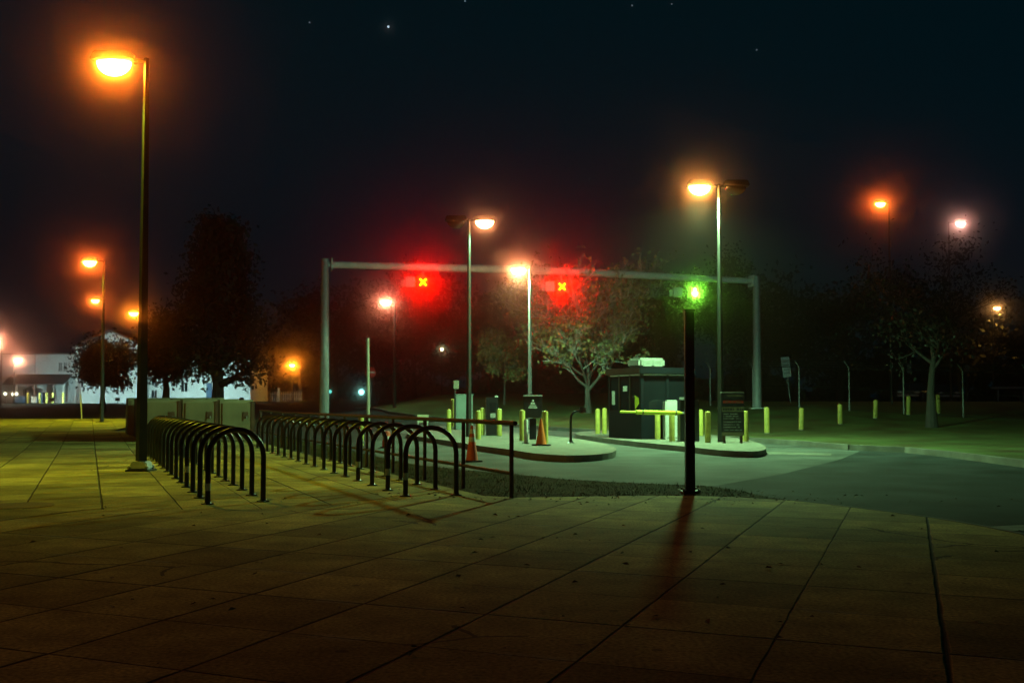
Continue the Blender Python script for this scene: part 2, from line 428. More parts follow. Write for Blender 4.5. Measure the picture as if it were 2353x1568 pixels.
# ------------------------------------------------------------------ lamps
KH = 21.0
LENS = {}
def spot(name, loc, energy, col, size, blend, parent, tilt=None, rad=.25):
    l = bpy.data.lights.new(name, 'SPOT'); l.energy = energy; l.color = col; l.spot_size = R(size); l.spot_blend = blend; l.shadow_soft_size = rad
    o = bpy.data.objects.new(name, l); C.objects.link(o); o.location = loc
    if tilt is not None:
        o.rotation_euler = Vector(tilt).to_track_quat('-Z', 'Y').to_euler()
    o.parent = parent; return o
def halo_I(rpx, D):
    a = rpx / F; return D * a * (1 + (a / .02) ** 2)
def lamp(label, head, pole_px, D, halo, col, energy=0, gcol=(.6, 1, .4), dead=None, size=140, blend=.8, scale=1.0, pole_r=.075, square=True, tilt=None, polemat='dark_pole', cover=False, added_fill=0, group='tall car park lamps'):
    hp = P(head[0], head[1], D); px = P(pole_px, head[1] + 200, D).x
    base = Vector((px, D, H(px, D))); t = thing('street_lamp', label, 'street lamp', base, 0, group)
    top = hp.z - base.z + .10
    n = 4 if square else 12
    MB().tube([(0, 0, -.05), (0, 0, top)], [pole_r * (1.3 if square else 1), pole_r * .62], n).build('pole', polemat, t)
    MB().box((0, 0, .015), (.42 * scale, .42 * scale, .03)).build('base_plate', polemat, t, bevel=.006)
    if cover:
        MB().prism([(-.17, -.17, .03), (.17, -.17, .03), (.13, -.13, .17), (-.13, -.13, .17)], (0, 0, 0), (0, .3, 0)).build('base_cover', 'galv', t, bevel=.02)
        for sx in (-1, 1):
            for sy in (-1, 1):
                MB().lathe((sx * .15, sy * .15, .03), [(.035, 0), (.035, .05), (.02, .075)], 8).build('bolt_cover', 'galv', t)
    def head_at(dx, lit):
        hx = dx
        d = 1 if hx > 0 else -1
        MB().tube([(0, 0, top - .06), (hx - d * .28 * scale, 0, top - .02)], .035, 8).build('arm', polemat, t)
        hd = MB()
        hd.prism([(hx - .38*scale, -.2*scale, top - .07), (hx + .38*scale, -.2*scale, top - .07), (hx + .32*scale, -.16*scale, top + .10), (hx - .32*scale, -.16*scale, top + .10)], (0, 0, 0), (0, .36*scale, 0))
        h = hd.build('lamp_head', 'dark_pole', t, bevel=.02)
        ln = MB().ell((hx, 0, top - .072), (.31*scale, .17*scale, .25*scale), 0, 20, 8, -1.0, 0.0)
        if lit:
            I = halo_I(halo, D) * KH
            A = .20 * scale * scale
            m = emit('lit_lens', col, I / A)
            ln.build('lens', m, h, smooth=True)
            if energy:
                spot('lamp_light', (hx, 0, top - .42 * scale), energy, gcol, size, blend, t, tilt)
                if added_fill: spot('forward_throw', (hx, .3, top - .30 * scale), added_fill, (.50, 1, .70), 86, .6, t, (-.13, 1, .0))  # extra spot added to brighten the gantry beam, tree and lawn sign
        else: ln.build('lens', 'glass', h, smooth=True)
    head_at(hp.x - px, True)
    if dead: head_at(P(dead, head[1], D).x - px, False)
    return t
OR = (1, .25, .014); RO = (1, .17, .018); WH = (1, .42, .17); PK = (1, .36, .2)
lamp('tallest near lamp post with one orange lamp, standing among the left bike racks', (262, 147), 334, 17.7, 97, OR, 1900, (.66, .85, .03), size=126, blend=1, pole_r=.08, cover=True)
lamp('lamp post with one orange lamp standing alone on the left walkway edge', (206, 602), 236, 46, 50, RO, 5200, (.95, .88, .04), size=142, blend=.8)
lamp('distant lamp with white core hidden behind the left walkway lamp post', (219, 690), 237, 78, 40, RO, 500, (1, .7, .2))
lamp('distant orange lamp showing just left of the tallest near lamp post', (307, 719), 322, 67, 44, OR, 500, (1, .6, .1))
lamp('second lamp from the left frame edge glowing before the white building', (42, 827), 30, 100, 46, PK, 3500, (1, .8, .5))
lamp('glaring pinkish lamp cut off by the left frame edge', (-12, 782), 0, 90, 60, PK, 3000, (1, .75, .5))
lamp('low lantern with big orange glow left of the grey gantry post', (671, 838), 671.5, 112, 56, OR, 500, (1, .6, .1), scale=.9)
lamp('small lamp with white core between the gantry post and the first red signal', (886, 693), 906, 60, 44, PK, 900, (.7, 1, .6))
lamp('twin headed lamp post with only its right head lit behind the cabinet', (1113, 510), 1077, 33.3, 26, WH, 3200, (.45, 1, .42), dead=1048, size=155)
lamp('lamp post behind the ticket machine whose bright glow overlaps the gantry beam', (1191, 620), 1217, 44.8, 62, (1, .42, .17), 6500, (.46, 1, .48), polemat='galv', size=166, blend=.4)
lamp('twin headed lamp post by the tariff board with only its left head lit', (1607, 431), 1653, 28.8, 50, (1, .48, .10), 13500, (.50, 1, .42), dead=1690, size=162, blend=.2, tilt=(-.06, .12, -1), added_fill=4400)
lamp('tall orange lamp left of the white one, high above the right lawn tree', (2022, 468), 2044, 62, 46, RO, 300, (1, .6, .1))
lamp('tall pinkish white lamp at upper right above the lawn tree', (2206, 513), 2182, 68, 28, (1, .5, .42), 300, (.8, 1, .8))
lamp('small dim lamp lowest of the three at the far right edge', (2290, 707), 2283, 90, 13, (1, .45, .12), 1500, (1, .45, .06))

# ------------------------------------------------------------------ lane gantry and signals
gl = P(747, 600, 47.9); gr = P(1737, 641, 54.6)
gl.z = 8.0; gr.z = 8.0
gt = thing('lane_gantry', 'grey steel gantry with two posts and a beam over the entry lanes', 'gantry', (0, 0, 0))
for p in (gl, gr):
    hh = H(p.x, p.y)
    MB().tube([(p.x, p.y, hh - .1), (p.x, p.y, 8.15)], [.235, .185], 20).build('post', 'galv', gt, smooth=True)
    MB().box((p.x, p.y, hh + .03), (.8, .8, .1)).build('base_plate', 'gantry_paint', gt, bevel=.01)
bd = (gr - gl); bl = bd.length; bdn = bd.normalized(); BR = math.atan2(bd.y, bd.x)
MB().tube([gl + bdn * .1 + Vector((0, 0, -.12)), (gl + gr) / 2 + Vector((0, 0, .02)), gr - bdn * .1 + Vector((0, 0, -.12))], [.16, .215, .16], 16).build('beam', 'gantry_paint', gt, smooth=True)
for p, s in ((gl, 1), (gr, -1)):
    MB().box(p + bdn * .3 * s + Vector((0, 0, -.12)), (.06, .62, .62), BR).build('flange', 'gantry_paint', gt)
# cable loop under the right end of the beam
MB().tube([gr - bdn * 1.1 + Vector((0, 0, -.3)), gr - bdn * 1.0 + Vector((0, 0, -.9)), gr - bdn * .6 + Vector((0, 0, -1.15)), gr - bdn * .25 + Vector((0, 0, -.8))], .025, 6).build('cable', 'dark_pole', gt)
def beam_at(px):
    lo, hi = 0.0, 1.0
    for _ in range(40):
        m = (lo + hi) / 2; p = gl + bd * m
        if p.x / (p.y * CP + (p.z - EYE) * SP) * F + 1176 < px: lo = m
        else: hi = m
    return gl + bd * lo
def signal(px, py, label, kind):
    b = beam_at(px); c = P(px, py, b.y)
    t = thing('lane_signal', label, 'lane signal', (b.x, b.y - .3, c.z), R(8), 'lane signals on the gantry')
    up = b.z - c.z
    MB().box((0, .22, up / 2 - .05), (.07, .05, up)).build('hanger', 'galv', t)
    MB().tube([(-1.3, .25, .12), (.45, .25, .12)], .03, 8).build('mounting_bar', 'galv', t)
    h = MB().box((0, .06, 0), (.56, .22, .56)).build('housing', 'black_metal', t, bevel=.02)
    v = MB(); v.box((0, -.12, .275), (.56, .16, .012)); v.box((-.275, -.12, .02), (.012, .16, .5)); v.box((.275, -.12, .02), (.012, .16, .5))
    v.build('visor', 'black_metal', h)
    g = MB()
    if kind == 'x':
        g.box((0, -.057, 0), (.46, .012, .085), 0, 0, R(45)); 
        for s in (-1, 1): g.box((s * .098, -.057, s * .098), (.19, .012, .085), 0, 0, R(-45))
        m = emit('red_signal_light', (1, .002, .0), halo_I(46, 50) * KH / .075 * 5)
    else:
        g.prism([(.045, -.05, .2), (-.045, -.05, .2), (-.045, -.05, -.02), (-.16, -.05, -.02), (0, -.05, -.22), (.16, -.05, -.02), (.045, -.05, -.02)], (0, 0, 0), (0, -.012, 0))
        m = emit('green_signal_light', (.20, 1, .05), halo_I(28, 52) * KH / .075 * 2.4)
    g.build('symbol', m, h)
    hb = MB(); off = -.62 if kind == 'x' else -.94; hb.box((off, .0, .0), (.46, .34, .5), R(-12)); hb.build('rear_housing', 'pale', t, bevel=.03)
    hc = MB(); hc.box((off - .36, .04, -.05), (.16, .26, .34), R(-12)); hc.build('side_box', 'pale', t, bevel=.02)
    return t
signal(973, 650, 'left lane signal showing a red X inside a round red glow', 'x')
signal(1290, 660, 'middle lane signal with a red X seen through bare tree branches', 'x')
signal(1593, 673, 'right lane signal showing a bright green arrow under the beam', 'arrow')

# ------------------------------------------------------------------ the dark square post on the grass strip
p = G(1585, 1128)
t = thing('steel_post', 'thick black square steel post standing on the grass strip edge', 'post', p)
MB().box((0, 0, 1.2), (.125, .125, 2.5)).build('shaft', 'black_metal', t, bevel=.012)
MB().box((0, 0, 2.46), (.145, .145, .03)).build('cap', 'black_metal', t, bevel=.006)
MB().box((0, 0, .008), (.26, .26, .016)).build('base_plate', 'iron', t, bevel=.003)
for sx in (-1, 1):
    for sy in (-1, 1): MB().lathe((sx*.1, sy*.1, .016), [(.016, 0), (.016, .02), (.01, .03)], 6).build('bolt', 'galv', t)

# ------------------------------------------------------------------ bollards
def bollard(px, by, ty, label, group, r=None, lean=0):
    b = G(px, by); D = b.y; hh = (by - ty) / F * D
    t = thing('bollard', label, 'bollard', b, 0, group)
    r = r or .085
    o = MB().lathe((0, 0, 0), [(r, -.1), (r, hh - r * .6), (r * .92, hh - r * .3), (r * .65, hh - .02), (r * .25, hh)], 18).build('bollard_post', 'yellow', t, smooth=True)
    o.rotation_euler = (0, lean, 0)
    MB().lathe((0, 0, 0), [(r + .02, .0), (r + .02, .05), (r, .08)], 18).build('base_collar', 'concrete', t)
    return t
gi = 'yellow bollards on the left island'
bollard(1031, 1002, 939, 'yellow bollard left of the pale green cabinet', gi)
bollard(1098.5, 1014, 942, 'yellow bollard in front left of the black pay station', gi)
bollard(1108, 1004, 936, 'yellow bollard half hidden behind another, beside the black pay station', gi)
bollard(1147, 1006, 938, 'yellow bollard just right of the black pay station', gi)
bollard(1199.5, 1018, 941, 'yellow bollard just left of the ticket machine', gi)
bollard(1252, 1024, 943, 'yellow bollard directly behind the orange cone', gi)
bollard(1039, 984, 916, 'tall thin yellow bollard far behind on the lane edge near the cabinet', gi)
bollard(829, 1017, 955, 'lone yellow bollard seen through the middle of the right hoops', gi)
gi = 'yellow bollards on the booth island'
bollard(1373, 1001, 938, 'yellow bollard just left of the booth, outer of the pair', gi)
bollard(1388.5, 1001, 936, 'yellow bollard touching the booth left wall, inner of the pair', gi)
bollard(1510.5, 1014.5, 950, 'yellow bollard under the gate arm in front of the booth', gi)
bollard(1543.5, 1019, 951, 'yellow bollard in front of the white cabinets under the gate arm', gi)
bollard(1610, 1006, 940, 'yellow bollard right behind the black gate machine', gi)
bollard(1626, 1022, 944, 'yellow bollard between the gate machine and the tariff board', gi)
bollard(1713, 1019, 943, 'yellow bollard partly behind the right edge of the tariff board', gi)
gi = 'yellow bollards along the lawn'
for (x, by, ty, lab) in ((1762, 998, 934, 'brightest yellow bollard on the lawn, just right of the gantry post'), (1840, 990, 936, 'yellow bollard on the lawn below the white sign'),
        (1930, 976, 927, 'dim bollard on the lawn below the bent fence post'), (2010, 963, 918, 'dim brownish bollard on the lawn midway between fence post and tree'),
        (2086, 955, 909, 'dim bollard just left of the lawn tree trunk'), (2156, 952, 905, 'dim bollard just right of the lawn tree trunk')):
    bollard(x, by, ty, lab, gi, r=.10, lean=random.uniform(-.05, .05))

# ------------------------------------------------------------------ left island machines
def cone(px, by, ty, w, m, label, bands):
    b = G(px, by) + Vector((0, 0, .07 if bands == 0 else -.08)); hh = (by - ty) / F * b.y; r = w / 2
    t = thing('traffic_cone', label, 'traffic cone', b, R(20))
    MB().box((0, 0, .02), (w, w, .04)).build('base', 'rubber', t, bevel=.012)
    MB().lathe((0, 0, .04), [(r * .74, 0), (r * .70, .02), (.028, hh - .06), (.02, hh - .04)], 20).build('cone_body', m, t, smooth=True)
    for k in range(bands):
        z0 = hh * (.55 + .22 * k); z1 = z0 + .10
        def rr(z): return r * .70 + (.028 - r * .70) * (z - .06) / (hh - .10) + .004
        MB().lathe((0, 0, 0), [(rr(z0), z0), (rr(z1), z1)], 20).build('reflective_band', 'white', t, smooth=True)
cone(1243, 1029, 967, .40, 'orange', 'plain orange traffic cone on the island kerb by the ticket machine', 0)
cone(1084, 1052, 968, .37, 'redorange', 'red traffic cone with white bands standing on the road behind the railing', 2)
# ticket machine
b = G(1224, 1014); t = thing('ticket_machine', 'dark ticket machine with wide head and pale emblem on the left island', 'ticket machine', b + Vector((0, 0, .06)), R(-2))
k = b.y / F
MB().box((0, 0, .33), (15.5*k, .22, .66)).build('pedestal', 'booth', t, bevel=.015)
hd = MB(); hd.prism([(-17*k, -.2, .68), (17*k, -.2, .68), (21*k, -.2, .82), (21*k, -.2, 1.34), (-21*k, -.2, 1.34), (-21*k, -.2, .82)], (0, 0, 0), (0, .42, 0))
hd = hd.build('machine_head', 'black_metal', t, bevel=.02)
MB().box((0, 0, 1.36), (44*k, .5, .045)).build('top_cover', 'galv', t, bevel=.01)
em = MB(); em.ell((.0, -.208, 1.21), (.035, .01, .035), 0, 12, 6)
em.prism([(-.05, -.203, 1.155), (.05, -.203, 1.155), (.075, -.203, 1.10), (-.075, -.203, 1.10)], (0, 0, 0), (0, -.006, 0))
em.box((0, -.206, 1.055), (.22, .006, .03)); em.box((0, -.206, .995), (.27, .006, .035))
em.build('emblem', 'pale', hd)
# black pay station
b = G(1130, 1004); k = b.y / F
t = thing('pay_station', 'tall black pay station cabinet between yellow bollards on the left island', 'pay station', b + Vector((0, 0, .06)), R(4))
MB().box((0, 0, .66), (27*k, .4, 1.36)).build('cabinet', 'black_metal', t, bevel=.02)
MB().box((.02, -.206, 1.0), (15*k, .014, .3)).build('screen_panel', 'glass', t, bevel=.005)
MB().box((.02, -.212, .70), (12*k, .03, .16)).build('ticket_slot', 'galv', t, bevel=.005)
MB().box((10*k, 0, 1.36), (8*k, .15, .06)).build('top_lamp', 'pale', t, bevel=.01)
# grey delineator post
b = G(1208, 1024); t = thing('delineator_post', 'short grey post in front of the ticket machine pedestal', 'post', b)
MB().lathe((0, 0, 0), [(.06, 0), (.06, .70), (.045, .745)], 16).build('post_body', 'pale', t, smooth=True)
MB().lathe((0, 0, 0), [(.10, .05), (.10, .085), (.06, .09)], 16).build('foot', 'rubber', t)
# gooseneck card reader
b = G(1311, 1023); t = thing('card_reader_stand', 'black gooseneck card reader stand on the left island nose', 'card reader', b, R(10))
MB().tube([(0, 0, 0), (0, 0, .72), (.02, 0, .85), (.08, 0, .93), (.17, 0, .965), (.27, 0, .97)], .035, 10).build('gooseneck', 'black_metal', t, smooth=True)
MB().lathe((0, 0, .05), [(.13, 0), (.13, .02), (.06, .06), (.04, .13)], 14).build('foot', 'black_metal', t)
MB().box((.30, -.02, 1.0), (.12, .10, .17)).build('reader', 'black_metal', t, bevel=.01)
MB().box((.40, -.02, 1.0), (.05, .12, .14)).build('reader_shield', 'dark_pole', t, bevel=.008)
# green cabinet
b = G(1066, 986); k = b.y / F
t = thing('utility_cabinet', 'pale green utility cabinet behind the twin headed lamp post', 'cabinet', b, R(5))
bx = MB().box((0, 0, .75), (38*k, .5, 1.5)).build('cabinet_body', 'cabinet', t, bevel=.015)
MB().box((0, 0, 1.51), (41*k, .58, .05)).build('lid', 'cabinet', t, bevel=.01)
MB().box((-.08, -.258, .78), (24*k, .016, 1.3)).build('door', 'cabinet', t, bevel=.004)
MB().box((.12, -.28, .8), (.03, .03, .14)).build('handle', 'galv', t)
b = G(1045, 988); t = thing('conduit_pole', 'thin dark conduit pole with a small box beside the green cabinet', 'pole', b)
MB().tube([(0, 0, 0), (0, 0, 2.0)], .045, 8).build('conduit', 'dark_pole', t)
MB().box((.05, 0, 1.95), (.22, .16, .36)).build('junction_box', 'beige_post', t, bevel=.01)
# barricade and barrel seen through the hoops
b = G(971, 1000); t = thing('barricade', 'low barricade with one pale orange board behind the racks', 'barricade', b, R(8))
MB().box((0, -.05, .62), (.42, .03, .30)).build('board', 'beige_post', t, bevel=.005)
for s in (-1, 1):
    MB().box((s * .17, .09, .38), (.035, .035, .80), 0, R(14)).build('leg', 'galv', t)
    MB().box((s * .17, -.09, .38), (.035, .035, .80), 0, R(-14)).build('leg', 'galv', t)
b = G(888, 1022); t = thing('traffic_barrel', 'small red traffic barrel with white stripe seen through the hoops', 'barrel', b + Vector((0, 0, -.08)))
MB().lathe((0, 0, 0), [(.13, 0), (.125, .2), (.115, .21), (.11, .42), (.09, .47), (.05, .48)], 18).build('barrel_body', 'redorange', t, smooth=True)
MB().lathe((0, 0, 0), [(.125, .25), (.118, .34)], 18).build('reflective_band', 'white', t, smooth=True)
MB().box((0, 0, .02), (.34, .34, .04)).build('base', 'rubber', t, bevel=.01)

# ------------------------------------------------------------------ booth
bc = G(1473, 1014); BL, BW, BH = 2.1, 1.86, 2.14
# local axes: x along V (front width), y along U (length); origin at the near left corner
t = thing('parking_booth', 'dark parking attendant booth with flat roof and windows on the right island', 'booth', (bc.x, bc.y, -.08), TH); t.scale = (1, 1, 1.07)
MB().box((BW/2, BL/2, .49), (BW, BL, .98)).build('lower_wall', 'booth', t, bevel=.01)
fr = MB()
for (x, y) in ((.045, .045), (BW-.045, .045), (.045, BL-.045), (BW-.045, BL-.045)): fr.box((x, y, 1.52), (.09, .09, 1.08))
fr.build('corner_frame', 'booth', t)
MB().box((BW*.52, .03, 1.5), (.09, .055, 1.04)).build('window_mullion', 'booth', t)
for y in (BL*.34, BL*.67): MB().box((.03, y, 1.5), (.055, .08, 1.04)).build('window_mullion', 'bronze', t)
for (x0, x1) in ((.09, BW*.52-.045), (BW*.52+.045, BW-.09)):
    MB().box(((x0+x1)/2, .045, 1.5), (x1-x0, .012, 1.04)).build('window', 'glass', t)
for (y0, y1) in ((.09, BL*.34-.04), (BL*.34+.04, BL*.67-.04), (BL*.67+.04, BL-.09)):
    MB().box((.045, (y0+y1)/2, 1.5), (.012, y1-y0, 1.04)).build('window', 'glass', t)
MB().box((BW/2, BL-.045, 1.5), (BW-.18, .012, 1.04)).build('window', 'glass', t)
MB().box((BW-.045, BL/2, 1.5), (.012, BL-.18, 1.04)).build('window', 'glass', t)
rf = MB().box((BW/2, BL/2, 2.135), (BW+.16, BL+.16, .19)).build('roof', 'booth', t, bevel=.015)
MB().box((-.088, BL/2, 2.135), (.016, BL+.1, .15)).build('fascia', 'bronze', rf)
MB().box((BW/2, BL/2, 2.02), (BW-.02, BL-.02, .05)).build('ceiling', 'white', t)
MB().box((.033, BL*.5, 1.62), (.012, .26, .16)).build('notice', 'white', t)
mm = MB(); mm.prism([(.033, .42, 1.0), (.033, .16, 1.18), (.033, .2, 1.34), (.033, .44, 1.42)], (0, 0, 0), (-.008, 0, 0)); mm.build('warning_notice', 'gate_yellow', t)
MB().box((.033, BL*.87, 1.35), (.010, .2, .42)).build('poster', 'pale', t)
MB().box((BW*.3, .5, .95), (.5, .35, .5)).build('desk', 'booth', t)
# counter light fittings inside
a = thing('air_conditioner', 'white rooftop air conditioner with louvred sides on top of the booth', 'air conditioner', (bc.x, bc.y, 2.31), TH)
k = bc.y / F
ab = MB(); ab.box((BW*.37, BL*.40, .165), (.96, .80, .31)); ab.build('casing', 'ac', a, bevel=.07)
for s in (-1, 1):
    g = MB()
    for i in range(6): g.box((BW*.37 + s*.20, BL*.40 - .404, .06 + i*.036), (.30, .014, .016))
    g.build('louvre', 'pale', a)
# gate machine, gate arm
b = G(1583, 1019); k = b.y / F
t = thing('barrier_gate', 'black barrier gate machine with yellow padded arm lowered before the booth', 'barrier gate', b + Vector((0, 0, .06)), R(4))
MB().box((0, .1, .60), (44*k, .42, 1.2)).build('cabinet', 'black_metal', t, bevel=.02)
MB().box((0, .1, 1.215), (46*k, .46, .03)).build('lid', 'black_metal', t, bevel=.006)
MB().box((-16*k, .0, 1.27), (13*k, .03, .075)).build('label_plate', 'pale', t)
rotm = Matrix.Rotation(-R(4), 3, 'Z')
tip = rotm @ (P(1424, 945.5, b.y - .75) - b - Vector((0, 0, .06))); root_ = rotm @ (P(1574, 948.5, b.y - .25) - b - Vector((0, 0, .06)))
mid_ = tip + (root_ - tip) * .24; end_ = tip + (root_ - tip) * .95
MB().tube([tip, mid_], .036, 12).build('arm_tip', 'gate_yellow', t, smooth=True)
dd = (end_ - mid_).normalized()
MB().tube([mid_, mid_ + dd*.02, end_ - dd*.12, end_], [.05, .068, .066, .03], 14).build('arm_pad', 'gate_yellow', t, smooth=True)
for q in (.14, .86):
    c = mid_ + (end_ - mid_) * q; MB().tube([c - dd*.02, c + dd*.02], .0715, 14).build('strap', 'brown', t)
MB().tube([end_, root_ + dd * .1], .03, 10).build('arm_root', 'galv', t)
# white cabinets
for (x0, x1, by, ty, lab, mm_) in ((1525, 1559, 1014, 926, 'taller white equipment cabinet behind the gate arm', 'white'), (1513, 1525.5, 1012, 929, 'narrow grey cabinet left of the white equipment cabinet', 'pale')):
    b = G((x0+x1)/2, by); k = b.y / F
    t = thing('equipment_cabinet', lab, 'cabinet', b + Vector((0, 0, .06)), R(6))
    hgt = (by - ty) * k
    MB().box((0, 0, hgt/2), ((x1-x0)*k, .34, hgt)).build('cabinet_body', mm_, t, bevel=.012)
    MB().box((0, -.175, hgt*.46), ((x1-x0)*k*.82, .012, hgt*.78)).build('door', mm_, t, bevel=.003)
    MB().box((0, 0, hgt+.02), ((x1-x0)*k*.7, .25, .04)).build('lid', mm_, t, bevel=.008)
# tariff board
b = G(1683, 1023); k = b.y / F
t = thing('tariff_board', 'black tariff sign board on two short legs with red stripe and pale text', 'sign', b + Vector((0, 0, .06)), R(5))
bd_ = MB().box((0, 0, .82), (54*k, .06, 1.20)).build('board', 'navy', t, bevel=.008)
for s in (-1, 1): MB().box((s*20*k, 0, .11), (.07, .05, .24)).build('leg', 'brown', t)
MB().box((0, 0, 1.435), (54*k, .09, .025)).build('top_cap', 'pale', t)
MB().box((0, -.034, .27), (53*k, .012, .10)).build('bottom_strip', 'tan', t)
MB().box((.01, -.034, 1.17), (48*k, .012, .07)).build('red_strip', 'red', t)
MB().box((0, -.034, .96), (52*k, .012, .13)).build('text_band', 'tan', t)
random.seed(11)
def textrow(z, hgt, x0, x1, m, nm='lettering'):
    q = MB(); x = x0
    while x < x1:
        w = random.uniform(.4, 1.0) * hgt
        if random.random() < .82: q.box((x + w/2, -.0425, z), (w, .005, hgt * random.uniform(.75, 1)))
        x += w + hgt * .28
    q.build(nm, m, bd_)
textrow(.96, .075, -.29, .29, 'navy'); textrow(1.17, .035, -.22, .22, 'tan'); textrow(1.34, .05, -.2, .28, 'tan')
for z in (.83, .765, .70, .61, .53, .46, .38): textrow(z, .026, -.27, random.uniform(.05, .27), 'pale')

# ------------------------------------------------------------------ signs and posts
b = G(1816, 926); k = b.y / F
t = thing('sign_post', 'white rectangular sign with rows of text on a leaning post on the lawn', 'sign', b, 0)
t.rotation_euler = (0, R(-7), R(5))
MB().tube([(0, 0, -.1), (0, 0, 108*k)], .028, 8).build('post', 'galv', t)
sb = MB().box((0, -.04, 84*k), (19*k, .012, 46*k)).build('sign_board', 'white', t, bevel=.003)
bd_ = sb
def signrow(z, hgt, hw):
    q = MB(); x = -hw
    while x < hw:
        w = random.uniform(.4, 1.0) * hgt
        q.box((x + w/2, -.049, z), (w, .005, hgt)); x += w + hgt * .35
    q.build('lettering', 'navy', bd_)
for z in (97, 88, 78, 70): signrow(z*k, .045, 6.5*k)
def small_sign(px, by, ty, w, h, m, label):
    b = G(px, by); k = b.y / F
    t = thing('sign_post', label, 'sign', b)
    MB().tube([(0, 0, -.1), (0, 0, (by-ty)*k)], .03, 8).build('post', 'dark_pole', t)
    MB().box((0, -.04, (by-ty-h/2)*k), (w*k, .012, h*k)).build('sign_board', m, t, bevel=.003)
small_sign(2049, 930, 833, 5, 12, 'pale', 'tiny pale sign on a dark post left of the lawn tree')
small_sign(2089, 925, 835, 10, 22, 'galv', 'dim grey sign on a thin post just left of the lawn tree trunk')
small_sign(2222, 925, 838, 10, 17, 'galv', 'dim grey sign on a post right of the lawn tree')
small_sign(702, 918, 868, 9, 22, 'blue', 'small dim sign on a post right of the low orange lantern')
b = G(691, 918); k = b.y/F; t = thing('white_box', 'small white box standing on the far verge right of the orange lantern', 'box', b)
MB().box((0, 0, 8*k), (9*k, .4, 16*k)).build('box_body', 'white', t, bevel=.01); MB().box((0, 0, 16.5*k), (10*k, .44, .05)).build('lid', 'white', t)
# beige post and do-not-enter sign
D = 47; x = P(846, 930, D).x; z0 = H(x, D)
t = thing('beige_pole', 'plain beige pole without a lamp rising behind the right bike racks', 'pole', (x, D, z0), 0)
t.rotation_euler = (0, R(-.6), 0)
MB().tube([(0, 0, -.1), (0, 0, P(844, 776, D).z - z0)], [.085, .075], 12).build('shaft', 'beige_post', t, smooth=True)
MB().lathe((0, 0, 0), [(.16, 0), (.16, .04), (.09, .05)], 12).build('foot', 'beige_post', t)
D = 66; c = P(851, 855, D); z0 = H(c.x, D)
t = thing('no_entry_sign', 'round red no entry sign with white bar behind the beige pole', 'sign', (c.x, D, z0))
MB().tube([(0, .03, -.1), (0, .03, c.z - z0 + .38)], .03, 8).build('post', 'galv', t)
q = MB().lathe((0, 0, 0), [(.37, -.006), (.37, .006)], 32).build('sign_disc', 'red', t); q.location = (0, -.02, c.z - z0); q.rotation_euler = (R(90), 0, 0)
MB().box((0, -.032, c.z - z0), (.56, .008, .13)).build('white_bar', 'white', t)
# leaning white stake on the left walkway edge
b = G(188, 962); t = thing('marker_stake', 'thin pale stake at the far left walkway edge', 'stake', b); t.rotation_euler = (0, R(-4), 0)
MB().box((0, 0, .6), (.05, .03, 1.3)).build('stake_body', 'pale', t)
# dark disc painted in for a cast shadow on the plaza
b = G(40, 1161); t = thing('manhole_cover', 'dark round disc painted in for a shadow on the left of the plaza', 'shadow disc', b)
MB().lathe((0, 0, 0), [(.34, -.02), (.34, .006), (.32, .009)], 32).build('cover', 'iron', t)  # disc and rim are only painted shade, no lid here
MB().lathe((0, 0, 0), [(.40, -.02), (.40, .004), (.345, .0045)], 32).build('frame', 'iron', t)

# ------------------------------------------------------------------ bike lockers
lk0 = Vector((-10.95, 29.3, 0))
loc = thing('bike_locker', 'x', 'bike locker', group='tan bike lockers')
LW, LD, LH = 1.07, 1.95, 1.24
body = MB()
pr = [(0, LD, 0), (0, 0, 0), (0, 0, LH-.10), (0, .03, LH-.03), (0, .10, LH), (0, LD, LH)]
body.prism(pr, (.03, 0, 0), (LW-.03, 0, 0)); body.build('shell', 'tan', loc, bevel=.012)
dr = MB().box((LW/2, -.012, .62), (LW-.22, .03, 1.06)).build('door', 'tan', loc, bevel=.008)
MB().box((LW-.055, -.018, .60), (.11, .05, 1.2)).build('edge_strip', 'brown', loc, bevel=.005)
MB().box((LW-.27, -.036, .78), (.16, .02, .19)).build('lock_plate', 'brown', dr)
MB().tube([(LW-.25, -.045, .74), (LW-.25, -.09, .74), (LW-.25, -.09, .66)], .014, 8).build('handle', 'galv', dr)
k = 0
rows = [('front row', 0, 0), ('second row', 2.25, -.12), ('third row', 4.6, -.3)]
for rname, du, dv in rows:
    for i in range(3):
        p = lk0 + V * (LW * i + dv + .1) + U * du; p = on(p.x, p.y)
        pos = ['left', 'middle', 'right'][i]
        lab = f'tan bike locker, {pos} one of the {rname} by the bike racks' if du == 0 else f'tan bike locker at the {pos} of the {rname} behind the front lockers'
        if k == 0: loc.location = p; loc.rotation_euler = (0, 0, TH); loc['label'] = lab
        else: dup(loc, p, TH, lab)
        k += 1

